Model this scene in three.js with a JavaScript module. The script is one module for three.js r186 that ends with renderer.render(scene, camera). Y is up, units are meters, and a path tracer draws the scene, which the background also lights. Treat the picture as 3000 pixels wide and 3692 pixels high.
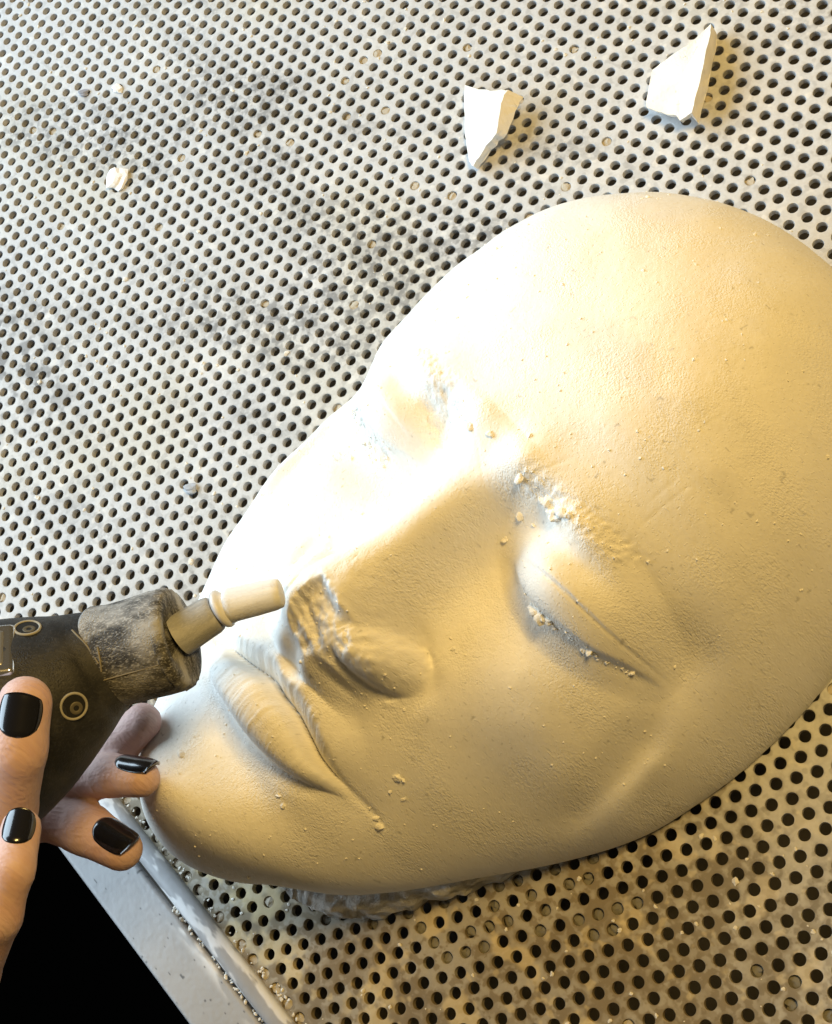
import * as THREE from 'three';
import { mergeGeometries, mergeVertices } from 'three/addons/utils/BufferGeometryUtils.js';
import { RoundedBoxGeometry } from 'three/addons/geometries/RoundedBoxGeometry.js';
import { RectAreaLightUniformsLib } from 'three/addons/lights/RectAreaLightUniformsLib.js';

// ------------------------------------------------------------------ camera, light, exposure
const scene = new THREE.Scene();
const camera = new THREE.PerspectiveCamera(39.687, 832 / 1024, 0.02, 30);
camera.position.set(0.13561, 0.34628, 0.12515);
camera.up.set(0.11631, 0.29699, -0.94777);
camera.lookAt(0.13561 - 0.34561, 0.34628 - 0.88251, 0.12515 - 0.31895);
scene.add(camera);
scene.background = new THREE.Color(0.065, 0.050, 0.028);
RectAreaLightUniformsLib.init();
function areaLight(name, color, intensity, w, h, pos, target) {
  const l = new THREE.RectAreaLight(color, intensity, w, h);
  l.name = name; l.position.set(...pos); scene.add(l); l.lookAt(...target);
  return l;
}
// the workshop window on the left of the table and the warm lamp over its right side
areaLight('window_light', new THREE.Color(0.67, 0.85, 1.0), 7.4, 1.9, 0.9, [-1.05, 0.72, -0.34], [0, 0.03, 0]);
areaLight('warm_lamp', new THREE.Color(1.0, 0.66, 0.21), 39, 0.18, 0.18, [0.33, 0.64, -0.09], [0.06, 0.03, 0.04]);

const renderer = new THREE.WebGLRenderer({ antialias: true });
renderer.setSize(832, 1024);
renderer.toneMapping = THREE.LinearToneMapping;
renderer.toneMappingExposure = 1.0;
renderer.shadowMap.enabled = true;

// ------------------------------------------------------------------ helpers
let seed = 12345;
function rnd() { seed = (seed + 0x6D2B79F5) | 0; let t = Math.imul(seed ^ (seed >>> 15), 1 | seed); t = (t + Math.imul(t ^ (t >>> 7), 61 | t)) ^ t; return ((t ^ (t >>> 14)) >>> 0) / 4294967296; }
const rr = (a, b) => a + (b - a) * rnd();
function hash2(ix, iy, s) { let h = Math.imul(ix, 374761393) + Math.imul(iy, 668265263) + Math.imul(s, 2246822519); h = Math.imul(h ^ (h >>> 13), 1274126177); return ((h ^ (h >>> 16)) >>> 0) / 4294967296; }
function vnoise(x, y, s = 0) {
  const ix = Math.floor(x), iy = Math.floor(y), fx = x - ix, fy = y - iy, u = fx * fx * (3 - 2 * fx), v = fy * fy * (3 - 2 * fy);
  const a = hash2(ix, iy, s), b = hash2(ix + 1, iy, s), c = hash2(ix, iy + 1, s), d = hash2(ix + 1, iy + 1, s);
  return a + (b - a) * u + (c - a) * v + (a - b - c + d) * u * v;
}
function fbm(x, y, o = 4, s = 0) { let a = 0.5, t = 0, n = 0; for (let i = 0; i < o; i++) { t += a * vnoise(x, y, s + i * 17); n += a; a *= 0.5; x = x * 2.03 + 11.3; y = y * 2.03 + 5.7; } return t / n; }
function pnoise(x, y, p, s = 0) { // repeats every p cells
  const ix = Math.floor(x), iy = Math.floor(y), fx = x - ix, fy = y - iy, u = fx * fx * (3 - 2 * fx), v = fy * fy * (3 - 2 * fy), m = k => ((k % p) + p) % p;
  const a = hash2(m(ix), m(iy), s), b = hash2(m(ix + 1), m(iy), s), c = hash2(m(ix), m(iy + 1), s), d = hash2(m(ix + 1), m(iy + 1), s);
  return a + (b - a) * u + (c - a) * v + (a - b - c + d) * u * v;
}
function pfbm(s, t, p, o = 4, sd = 0) { let a = 0.5, r = 0, n = 0; for (let i = 0; i < o; i++) { r += a * pnoise(s * p, t * p, p, sd + i * 17); n += a; a *= 0.5; p *= 2; } return r / n; }
const sn = (x, y, s) => vnoise(x, y, s) * 2 - 1;
const clamp = (x, a = 0, b = 1) => Math.min(b, Math.max(a, x));
const ss = (a, b, x) => { const t = clamp((x - a) / (b - a)); return t * t * (3 - 2 * t); };
const mix = (a, b, t) => a + (b - a) * t;
const gs = (x, s) => Math.exp(-(x / s) * (x / s));
const smax = (a, b, k) => { const h = clamp(0.5 + 0.5 * (a - b) / k); return mix(b, a, h) + k * h * (1 - h); };
const smin = (a, b, k) => -smax(-a, -b, k);
function curve(pts) { // smooth interpolation through (x, y) pairs
  const n = pts.length, m = [];
  for (let i = 0; i < n; i++) { const a = pts[Math.max(0, i - 1)], b = pts[Math.min(n - 1, i + 1)]; m.push((b[1] - a[1]) / (b[0] - a[0])); }
  return x => {
    if (x <= pts[0][0]) return pts[0][1]; if (x >= pts[n - 1][0]) return pts[n - 1][1];
    let i = 0; while (x > pts[i + 1][0]) i++;
    const h = pts[i + 1][0] - pts[i][0], t = (x - pts[i][0]) / h, t2 = t * t, t3 = t2 * t;
    return (2 * t3 - 3 * t2 + 1) * pts[i][1] + (t3 - 2 * t2 + t) * h * m[i] + (3 * t2 - 2 * t3) * pts[i + 1][1] + (t3 - t2) * h * m[i + 1];
  };
}
const names = {};
function numbered(n) { const k = names[n] = (names[n] ?? -1) + 1; return k ? `${n}_${String(k).padStart(3, '0')}` : n; }
function tag(o, label, category, group, kind) { if (label) o.userData.label = label; if (category) o.userData.category = category; if (group) o.userData.group = group; if (kind) o.userData.kind = kind; return o; }
function thing(name, label, category, pos = [0, 0, 0], group) { const g = new THREE.Group(); g.name = numbered(name); g.position.set(...pos); scene.add(g); return tag(g, label, category, group); }
function mesh(name, geo, mat, parent, top) { const m = new THREE.Mesh(geo, mat); m.name = top ? numbered(name) : name; m.castShadow = m.receiveShadow = true; parent.add(m); return m; }
function geoFrom(pos, idx, uv) { const g = new THREE.BufferGeometry(); g.setAttribute('position', new THREE.Float32BufferAttribute(pos, 3)); if (uv) g.setAttribute('uv', new THREE.Float32BufferAttribute(uv, 2)); if (idx) g.setIndex(idx); g.computeVertexNormals(); return g; }
function dataTex(w, h, fn, srgb, repeat) {
  const d = new Uint8Array(w * h * 4);
  for (let y = 0; y < h; y++) for (let x = 0; x < w; x++) { const c = fn(x, y, (x + 0.5) / w, (y + 0.5) / h), k = (y * w + x) * 4; d[k] = clamp(c[0]) * 255; d[k + 1] = clamp(c[1]) * 255; d[k + 2] = clamp(c[2]) * 255; d[k + 3] = 255; }
  const t = new THREE.DataTexture(d, w, h, THREE.RGBAFormat); t.magFilter = t.minFilter = THREE.LinearFilter; if (srgb) t.colorSpace = THREE.SRGBColorSpace;
  if (repeat) t.wrapS = t.wrapT = THREE.RepeatWrapping; t.needsUpdate = true; return t;
}
const toS = c => c <= 0.0031308 ? 12.92 * c : 1.055 * Math.pow(c, 1 / 2.4) - 0.055;
const std = (o) => new THREE.MeshStandardMaterial(o);
const M = 0.001; // the drawing below is in millimetres

// lumps: knobbly little pieces of plaster
function lump(r, sx = 1, sy = 1, sz = 1, det = 1) { const g0 = new THREE.IcosahedronGeometry(r, det); const g = mergeVertices((g0.deleteAttribute('uv'), g0.deleteAttribute('normal'), g0)); const p = g.attributes.position, s = rnd() * 100; for (let i = 0; i < p.count; i++) { const k = 0.5 + 1.0 * vnoise(p.getX(i) / r * 1.3 + s, p.getY(i) / r * 1.3 + p.getZ(i) / r * 1.7, 3); p.setXYZ(i, p.getX(i) * k * sx, p.getY(i) * k * sy, p.getZ(i) * k * sz); } g.rotateY(rnd() * 6.3); const g2 = g.toNonIndexed(); g2.computeVertexNormals(); return g2; }

// ------------------------------------------------------------------ the table
// e1 runs along the table's edge, e2 across it into the perforated sheet (both in the table's plane)
const E1 = new THREE.Vector3(0.69435, 0, 0.71964), E2 = new THREE.Vector3(0.71964, 0, -0.69435);
const tb = (a, y, b) => [(E1.x * a + E2.x * b) * M, y * M, (E1.z * a + E2.z * b) * M];
const SHEET = { a0: -310, a1: 200, b0: -123, b1: 215 };
const table = thing('perforated_table', 'pale grey perforated metal work table with a painted edge frame', 'table');
const PITCH = 5, HR = 1.5, OFFA = -50.4275 * PITCH, OFFB = 6.5008 * PITCH;
const holes = [];
{
  const rows0 = Math.ceil((SHEET.b0 + 5 - OFFB) / (PITCH * Math.sqrt(3) / 2)), rows1 = Math.floor((SHEET.b1 - 3 - OFFB) / (PITCH * Math.sqrt(3) / 2));
  for (let j = rows0; j <= rows1; j++) {
    const b = OFFB + j * PITCH * Math.sqrt(3) / 2, sh = OFFA - j * PITCH / 2;
    for (let i = Math.ceil((SHEET.a0 + 3 - sh) / PITCH); i <= (SHEET.a1 - 3 - sh) / PITCH; i++) holes.push([sh + i * PITCH, b]);
  }
}
const holeAt = (a, b) => { // distance to the nearest hole centre
  const rh = PITCH * Math.sqrt(3) / 2; let best = 99; const j0 = Math.round((b - OFFB) / rh);
  for (let j = j0 - 1; j <= j0 + 1; j++) { const sh = OFFA - j * PITCH / 2, i = Math.round((a - sh) / PITCH), da = a - sh - i * PITCH, db = b - OFFB - j * rh; best = Math.min(best, Math.hypot(da, db)); }
  return best;
};
const uvT = (a, b) => [(a - SHEET.a0) / (SHEET.a1 - SHEET.a0), (b - SHEET.b0) / (SHEET.b1 - SHEET.b0)];
const sheetCol = dataTex(2048, 1360, (x, y, s, t) => {
  const a = mix(SHEET.a0, SHEET.a1, s), b = mix(SHEET.b0, SHEET.b1, t), hd = holeAt(a, b);
  // grime: smeared along a diagonal, patchy, clinging to the rims of the holes
  const ga = (a + b * 0.4) / 60, gb = (b - a * 0.5) / 28;
  const worn = ss(40, -50, b) * ss(-80, 30, a);                            // the often used front corner is dirtier
  let g = ss(0.42, 0.70, fbm(ga + 3, gb + 8, 4, 3)) * (0.35 * ss(0.35, 0.7, fbm(a / 5, b / 5, 3, 9)) + 0.5 * ss(0.47, 0.62, fbm(a / 1.7 + b / 2.6, b / 1.7 - a / 2.6, 3, 10)));
  g += 0.75 * ss(34, 8, Math.hypot((a + 145) / 1.3, b + 56)) * ss(0.42, 0.62, fbm(a / 4 + 9, b / 4, 4, 61)); // dark scuffed patch at the far left
  g += worn * 0.10 + worn * 0.95 * ss(0.47, 0.60, fbm(a / 9 + 40, b / 9, 5, 21)) * (0.30 + 0.70 * ss(2.5, 1.5, hd + 1.2 * (fbm(a / 1.5, b / 1.5, 2, 23) - 0.5))) + worn * 0.6 * ss(0.60, 0.66, fbm(a / 1.8, b / 1.8, 3, 25));
  g += ss(0.66, 0.74, fbm(a / 2.2, b / 2.2, 2, 33)) * (0.22 + 0.4 * worn);
  g += 0.30 * ss(1.95, 1.5, hd) * ss(0.42, 0.62, fbm(a / 30, b / 30, 3, 5));
  const d = ss(0.60, 0.72, fbm(a / 9 + 7, b / 9 + 2, 4, 51)) * (0.25 + 0.5 * worn) + 0.5 * ss(0.70, 0.80, fbm(a / 3, b / 3, 3, 57));
  const yel = ss(0.5, 0.75, fbm(a / 45 + 9, b / 45, 3, 71)) * 0.35;
  const f = 0.94 + 0.12 * (vnoise(a * 2.2, b * 2.2, 91) - 0.5) + 0.1 * (fbm(a / 14, b / 14, 3, 93) - 0.5);
  let c = [0.592 * f, 0.60 * f, 0.61 * f];
  c = c.map((v, k) => v * (1 - worn * [0.30, 0.36, 0.48][k])); c = [c[0] * (1 - 0.04 * yel), c[1] * (1 - 0.12 * yel), c[2] * (1 - 0.34 * yel)];
  g = clamp(g * 1.15) * 0.80; const gw = [mix(0.14, 0.17, worn), mix(0.135, 0.125, worn), mix(0.13, 0.06, worn)]; c = c.map((v, k) => mix(v, gw[k], g));
  c = c.map((v, k) => mix(v, [mix(0.78, 0.66, worn), mix(0.765, 0.54, worn), mix(0.73, 0.30, worn)][k], clamp(d) * 0.8));
  const rust = Math.max(0, 1 - Math.hypot((a - 106.5) / 5.2, (b - 23.5) / 4.2)); // a rust-red spill near the right edge
  c = c.map((v, k) => mix(v, [0.30, 0.10, 0.05][k], ss(0.1, 0.55, rust * (0.6 + 0.9 * fbm(a / 2.5, b / 2.5, 3, 77)))));
  return c.map(toS);
}, true);
const sheetBump = dataTex(1024, 680, (x, y, s, t) => { const a = mix(SHEET.a0, SHEET.a1, s), b = mix(SHEET.b0, SHEET.b1, t), v = 0.6 * fbm(a / 1.6, b / 1.6, 2, 131) + 0.4 * fbm(a / 8, b / 8, 3, 137); return [v, v, v]; });
const sheetMat = std({ map: sheetCol, bumpMap: sheetBump, bumpScale: 0.00010, roughness: 0.62, metalness: 0 });
{ // each hole sits in its own hexagon: flat top, a small rounded lip, the wall of the hole
  const pos = [], uv = [], idx = []; const SEG = 18;
  const hexR = PITCH / Math.sqrt(3);
  const put = (a, y, b) => { pos.push(...tb(a, y, b)); uv.push(...uvT(a, b)); return pos.length / 3 - 1; };
  for (const [a, b] of holes) {
    const rows = [[], [], [], []];
    for (let k = 0; k < SEG; k++) {
      const th = k / SEG * Math.PI * 2 + Math.PI / 6, sec = ((th - Math.PI / 6) % (Math.PI / 3)) - Math.PI / 6, rh = (PITCH / 2) / Math.cos(sec);
      const r = HR * (1 + 0.03 * sn(a + k, b, 5)), c = Math.cos(th), s = Math.sin(th);
      rows[0].push(put(a + rh * c, 0, b + rh * s)); rows[1].push(put(a + (r + 0.10) * c, 0, b + (r + 0.10) * s));
      rows[2].push(put(a + r * c, -0.12, b + r * s)); rows[3].push(put(a + r * c, -2.0, b + r * s));
    }
    for (let q = 0; q < 3; q++) for (let k = 0; k < SEG; k++) { const k2 = (k + 1) % SEG, A = rows[q], B = rows[q + 1]; idx.push(A[k], A[k2], B[k], B[k], A[k2], B[k2]); }
  }
  const g = geoFrom(pos, idx, uv);
  // faces up: flip if needed
  if (g.attributes.normal.getY(0) < 0) { for (let i = 0; i < idx.length; i += 3) [idx[i + 1], idx[i + 2]] = [idx[i + 2], idx[i + 1]]; g.setIndex(idx); g.computeVertexNormals(); }
  mesh('perforated_sheet', g, sheetMat, table);
}
function tbBox(a0, a1, y0, y1, b0, b1, r = 0) {
  const g = r ? new RoundedBoxGeometry((a1 - a0) * M, (y1 - y0) * M, (b1 - b0) * M, 3, r * M) : new THREE.BoxGeometry((a1 - a0) * M, (y1 - y0) * M, (b1 - b0) * M);
  // local x along e1, local z along -e2
  const m = new THREE.Matrix4().makeBasis(E1, new THREE.Vector3(0, 1, 0), E2.clone().negate());
  g.applyMatrix4(m); const c = tb((a0 + a1) / 2, (y0 + y1) / 2, (b0 + b1) / 2); g.translate(...c); return g;
}
const plateTex = dataTex(1024, 64, (x, y, s, t) => {
  const a = s * 510, b = t * 17; let f = 0.36 + 0.05 * (fbm(a / 6, b / 6, 3, 3) - 0.5);
  let c = [f, f * 1.0, f * 1.01]; const w = ss(0.55, 0.68, fbm(a / 14, b / 4, 4, 8)) * ss(11.5, 15.2, b); c = c.map((v, k) => mix(v, 0.78, w * 0.85));
  const sp = ss(0.93, 0.96, vnoise(a / 1.1, b / 1.1, 12)); c = c.map(v => mix(v, 0.06, sp * 0.85));
  return c.map(toS);
}, true);
const plateBump = dataTex(1024, 64, (x, y, s, t) => { const a = s * 510, b = t * 17, v = fbm(a / 1.1, b / 1.1, 3, 44); return [v, v, v]; });
const plateMat = std({ map: plateTex, bumpMap: plateBump, bumpScale: 0.00011, roughness: 0.5 });
{
  const NA = 255, prof = []; // edge plate: a strip that rolls down at its outer edge
  for (let k = 0; k <= 6; k++) { const th = k / 6 * Math.PI / 2; prof.push([-139.2 + 1.6 * (1 - Math.cos(Math.PI / 2 - th + 0) ) , 0]); }
  const P = [[-139.2, -26], [-139.2, -1.5], [-139.0, -0.7], [-138.4, -0.15], [-137.4, 0], [-124.9, 0], [-124.2, -0.15], [-123.9, -0.8], [-123.9, -4]];
  const pos = [], uv = [], idx = []; let L = 0; const len = P.map((p, i) => i ? (L += Math.hypot(p[0] - P[i - 1][0], p[1] - P[i - 1][1])) : 0);
  for (let i = 0; i <= NA; i++) { const a = mix(SHEET.a0, SHEET.a1, i / NA); P.forEach((p) => { pos.push(...tb(a, p[1], p[0])); uv.push((a - SHEET.a0) / 510, clamp((p[0] + 139.3) / 17)); }); }
  const w = P.length; for (let i = 0; i < NA; i++) for (let k = 0; k < w - 1; k++) { const p = i * w + k; idx.push(p, p + w, p + 1, p + 1, p + w, p + w + 1); }
  mesh('edge_plate', geoFrom(pos, idx, uv), plateMat, table);
  // the raised half-round bar between the plate and the sheet
  const pos2 = [], uv2 = [], idx2 = [], B = []; for (let k = 0; k <= 14; k++) { const th = Math.PI * k / 14; B.push([-119.3 - 3.0 * Math.cos(th), Math.max(-0.3, -0.2 + 2.5 * Math.pow(Math.sin(th), 0.7))]); }
  B.unshift([-122.3, -4]); B.push([-116.3, -0.4]);
  for (let i = 0; i <= NA; i++) { const a = mix(SHEET.a0, SHEET.a1, i / NA); B.forEach((p, k) => { const j = 0.08 * sn(a / 9, k / 4, 6); pos2.push(...tb(a, p[1] + j, p[0])); uv2.push((a - SHEET.a0) / 510, 0.15 + 0.8 * k / B.length); }); }
  const w2 = B.length; for (let i = 0; i < NA; i++) for (let k = 0; k < w2 - 1; k++) { const p = i * w2 + k; idx2.push(p, p + w2, p + 1, p + 1, p + w2, p + w2 + 1); }
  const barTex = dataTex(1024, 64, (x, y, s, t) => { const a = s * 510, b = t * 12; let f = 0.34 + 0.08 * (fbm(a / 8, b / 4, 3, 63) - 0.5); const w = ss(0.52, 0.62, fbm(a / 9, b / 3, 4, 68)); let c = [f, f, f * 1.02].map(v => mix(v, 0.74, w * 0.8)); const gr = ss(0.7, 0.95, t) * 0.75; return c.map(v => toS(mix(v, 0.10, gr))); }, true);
  mesh('edge_bar', geoFrom(pos2, idx2, uv2), std({ map: barTex, bumpMap: plateBump, bumpScale: 0.00007, roughness: 0.42 }), table);
  mesh('seam_bed', tbBox(SHEET.a0, SHEET.a1, -4.2, -2.4, -124, -122.2), std({ color: new THREE.Color(0.05, 0.048, 0.045), roughness: 0.9 }), table);
}
// dust tray under the sheet, closed all round
{
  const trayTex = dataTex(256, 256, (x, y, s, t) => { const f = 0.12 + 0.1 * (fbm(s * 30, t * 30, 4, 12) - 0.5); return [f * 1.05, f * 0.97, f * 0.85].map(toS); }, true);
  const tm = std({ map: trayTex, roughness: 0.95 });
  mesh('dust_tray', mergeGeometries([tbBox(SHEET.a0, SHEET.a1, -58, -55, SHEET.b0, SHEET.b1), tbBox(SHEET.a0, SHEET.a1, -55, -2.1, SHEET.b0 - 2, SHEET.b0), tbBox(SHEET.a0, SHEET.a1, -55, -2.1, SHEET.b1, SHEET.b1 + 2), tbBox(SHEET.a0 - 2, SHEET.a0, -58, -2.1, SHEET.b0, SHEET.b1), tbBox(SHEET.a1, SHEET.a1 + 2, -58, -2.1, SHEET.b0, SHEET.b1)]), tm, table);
}
// some holes are choked with plaster dust
{
  const gs_ = [], gd = [];
  for (const [a, b] of holes) {
    const nearBar = b < -111 ? 0.8 : 0, grey = a > 60 && b < -10 && fbm(a / 22, b / 22, 2, 5) > 0.56 ? 0.55 : 0;
    const p = 0.016 + nearBar, q = rnd(), r2 = rnd();
    if (q < p || r2 < grey) {
      const y = r2 < grey ? -1.6 : nearBar ? -rr(0.8, 1.6) : -rr(0.5, 1.5), g = lump(rr(1.35, 1.6) * M, 1, 0.45, 1, 1); g.translate(...tb(a, y, b)); g.computeVertexNormals(); (r2 < grey ? gd : gs_).push(g);
    }
  }
  tag(mesh('dust_plug', mergeGeometries(gs_), std({ color: new THREE.Color(0.50, 0.45, 0.36), roughness: 0.95 }), table), null, null, null, 'stuff');
  if (gd.length) tag(mesh('dust_plug', mergeGeometries(gd), std({ color: new THREE.Color(0.20, 0.19, 0.16), roughness: 0.95 }), table), null, null, null, 'stuff');
}
// dark workshop floor far below
{ const f = mesh('floor', new THREE.PlaneGeometry(6, 6).rotateX(-Math.PI / 2).translate(0, -0.85, 0), new THREE.MeshPhysicalMaterial({ color: new THREE.Color(0.0008, 0.0007, 0.0006), roughness: 1, specularIntensity: 0 }), scene, true); tag(f, 'dark workshop floor below the table', null, null, 'structure'); }

// ------------------------------------------------------------------ plaster
const plasterBump = dataTex(1024, 1024, (x, y, s, t) => {
  const am = 0.25 + 1.3 * ss(0.32, 0.68, pfbm(s, t, 9, 3, 91)); let v = am * 0.55 * (pfbm(s, t, 220, 2, 7) - 0.5) + 0.45 + 0.12 * pfbm(s, t, 50, 2, 19) + 0.30 * ss(0.82, 0.95, pnoise(s * 170, t * 170, 170, 27)) - 0.35 * ss(0.88, 0.97, pnoise(s * 120, t * 120, 120, 29));
  return [v, v, v];
}, false, true);
// colour: one sheet 250 mm wide, so nothing repeats on the face
const plasterMap = dataTex(1024, 1024, (x, y, s, t) => {
  const f = 0.86 + 0.10 * (fbm(s * 30, t * 30, 5, 3) - 0.5) - 0.07 * ss(0.60, 0.78, fbm(s * 17 + 3, t * 17, 5, 41)) + 0.05 * (vnoise(s * 620, t * 620, 4) - 0.5) - 0.25 * ss(0.93, 0.97, vnoise(s * 300, t * 300, 11)), y2 = fbm(s * 22 + 4, t * 22, 4, 8);
  return [f, f * (0.985 - 0.014 * y2), f * (0.945 - 0.055 * y2)].map(toS);
}, true, true);
plasterBump.repeat.set(250 / 60, 250 / 60);
const plasterMat = std({ map: plasterMap, bumpMap: plasterBump, bumpScale: 0.00017, roughness: 0.95 });

// face frame: u runs from chin to crown, v across (+ towards the face's own left), height above the table
const FO = [-57.502, 106.812], FM = [0.766044, -0.642788], FS = [0.642788, 0.766044];
const fw = (u, v, h) => [(FO[0] + u * FM[0] + v * FS[0]) * M, h * M, (FO[1] + u * FM[1] + v * FS[1]) * M];
const U0 = 12, U1 = 231.5;
const Wt = curve([[12, 40], [20, 40], [26, 40], [30, 42], [38, 48], [48, 52], [65, 58], [82, 62.5], [100, 65.8], [113, 67.5], [130, 70], [160, 72], [190, 74], [205, 73], [215, 72], [233, 66]]);
const halfW = u => { const s = Math.abs(2 * (u - U0) / (U1 - U0) - 1); return s >= 1 ? 0 : Wt(u) * Math.pow(1 - Math.pow(s, 2.2), 1 / 2.2); };
const Cs = curve([[12, -12], [20, -9], [26, -7.5], [30, -6.5], [38, -5.7], [48, -5.5], [65, -6.5], [82, -5], [100, -2.5], [113, -2], [130, -2.5], [160, -3], [190, -4], [233, -5]]); // the chin leans to the far side
const sideW = (u, v) => halfW(u) * (v < Cs(u) ? 1 - 0.022 * gs(u - 126, 7) + 0.012 * gs(u - 141, 6) + 0.011 * sn(u / 9, v > 0 ? 3.3 : 8.7, 15) + 0.07 * gs(u - 86, 22) : 1);
const Rim = curve([[12, 27], [30, 26], [45, 21], [60, 13], [75, 6], [95, 2], [230, 2]]);
const Ht = curve([[12, 46], [20, 47], [30, 50], [45, 49], [60, 56], [75, 63], [90, 67], [110, 67], [130, 71], [145, 79], [170, 84], [190, 85], [205, 85], [215, 84], [230, 82]]);
const noseRidge = curve([[75, 0], [78, 8], [82, 15.5], [86, 20.5], [91, 23], [96, 23.5], [100, 22.5], [110, 18], [120, 14.5], [130, 9], [138, 4], [146, 0]]);
const noseSig = curve([[75, 11.5], [84, 12.5], [92, 12], [98, 10.6], [104, 9.4], [112, 8.6], [120, 8.0], [132, 8.8], [146, 12]]);
const lashU = curve([[16, 125.5], [19.5, 124.3], [24, 122.9], [29, 122.6], [33, 123.1], [37, 123.6], [41, 124.6], [46, 127.3], [50, 129]]);
const creaseU = curve([[17, 127.3], [20, 127.6], [25, 128.4], [30, 129.0], [36, 129.3], [42, 129.6], [47, 130.4], [51, 131]]);
const mouthU = curve([[-34, 60], [-28, 61.5], [-20, 63.8], [-12, 65.8], [-5, 67.6], [0, 67.2], [5, 67.0], [10, 65.6], [15, 64.0], [21, 63.4], [27, 63], [34, 61.5]]);
const upLipU = curve([[-28, 62], [-24, 66.5], [-16, 70.2], [-8, 73], [-4, 73.6], [0, 72.6], [4, 73.4], [8, 72.6], [14, 70], [20, 66.3], [26, 63.2]]);
const lowLipU = curve([[-28, 63], [-22, 58.5], [-15, 56.2], [-8, 55.6], [0, 55.2], [8, 55.8], [15, 57.6], [20, 60.0], [26, 63.2]]);
const rough = (u, v, s, k) => fbm(u * s, v * s, 3, k) * 2 - 1;
const scratches = []; for (let k = 0; k < 26; k++) { const u = rr(30, 215), v = rr(-40, 58), an = k < 12 ? rr(-0.25, 0.35) : rr(0, 6.3), L = rr(4, 12); scratches.push([k < 12 ? rr(140, 200) : u, k < 12 ? rr(10, 55) : v, Math.cos(an), Math.sin(an), L, rr(0.03, 0.08), rr(0.22, 0.4)]); }
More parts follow.
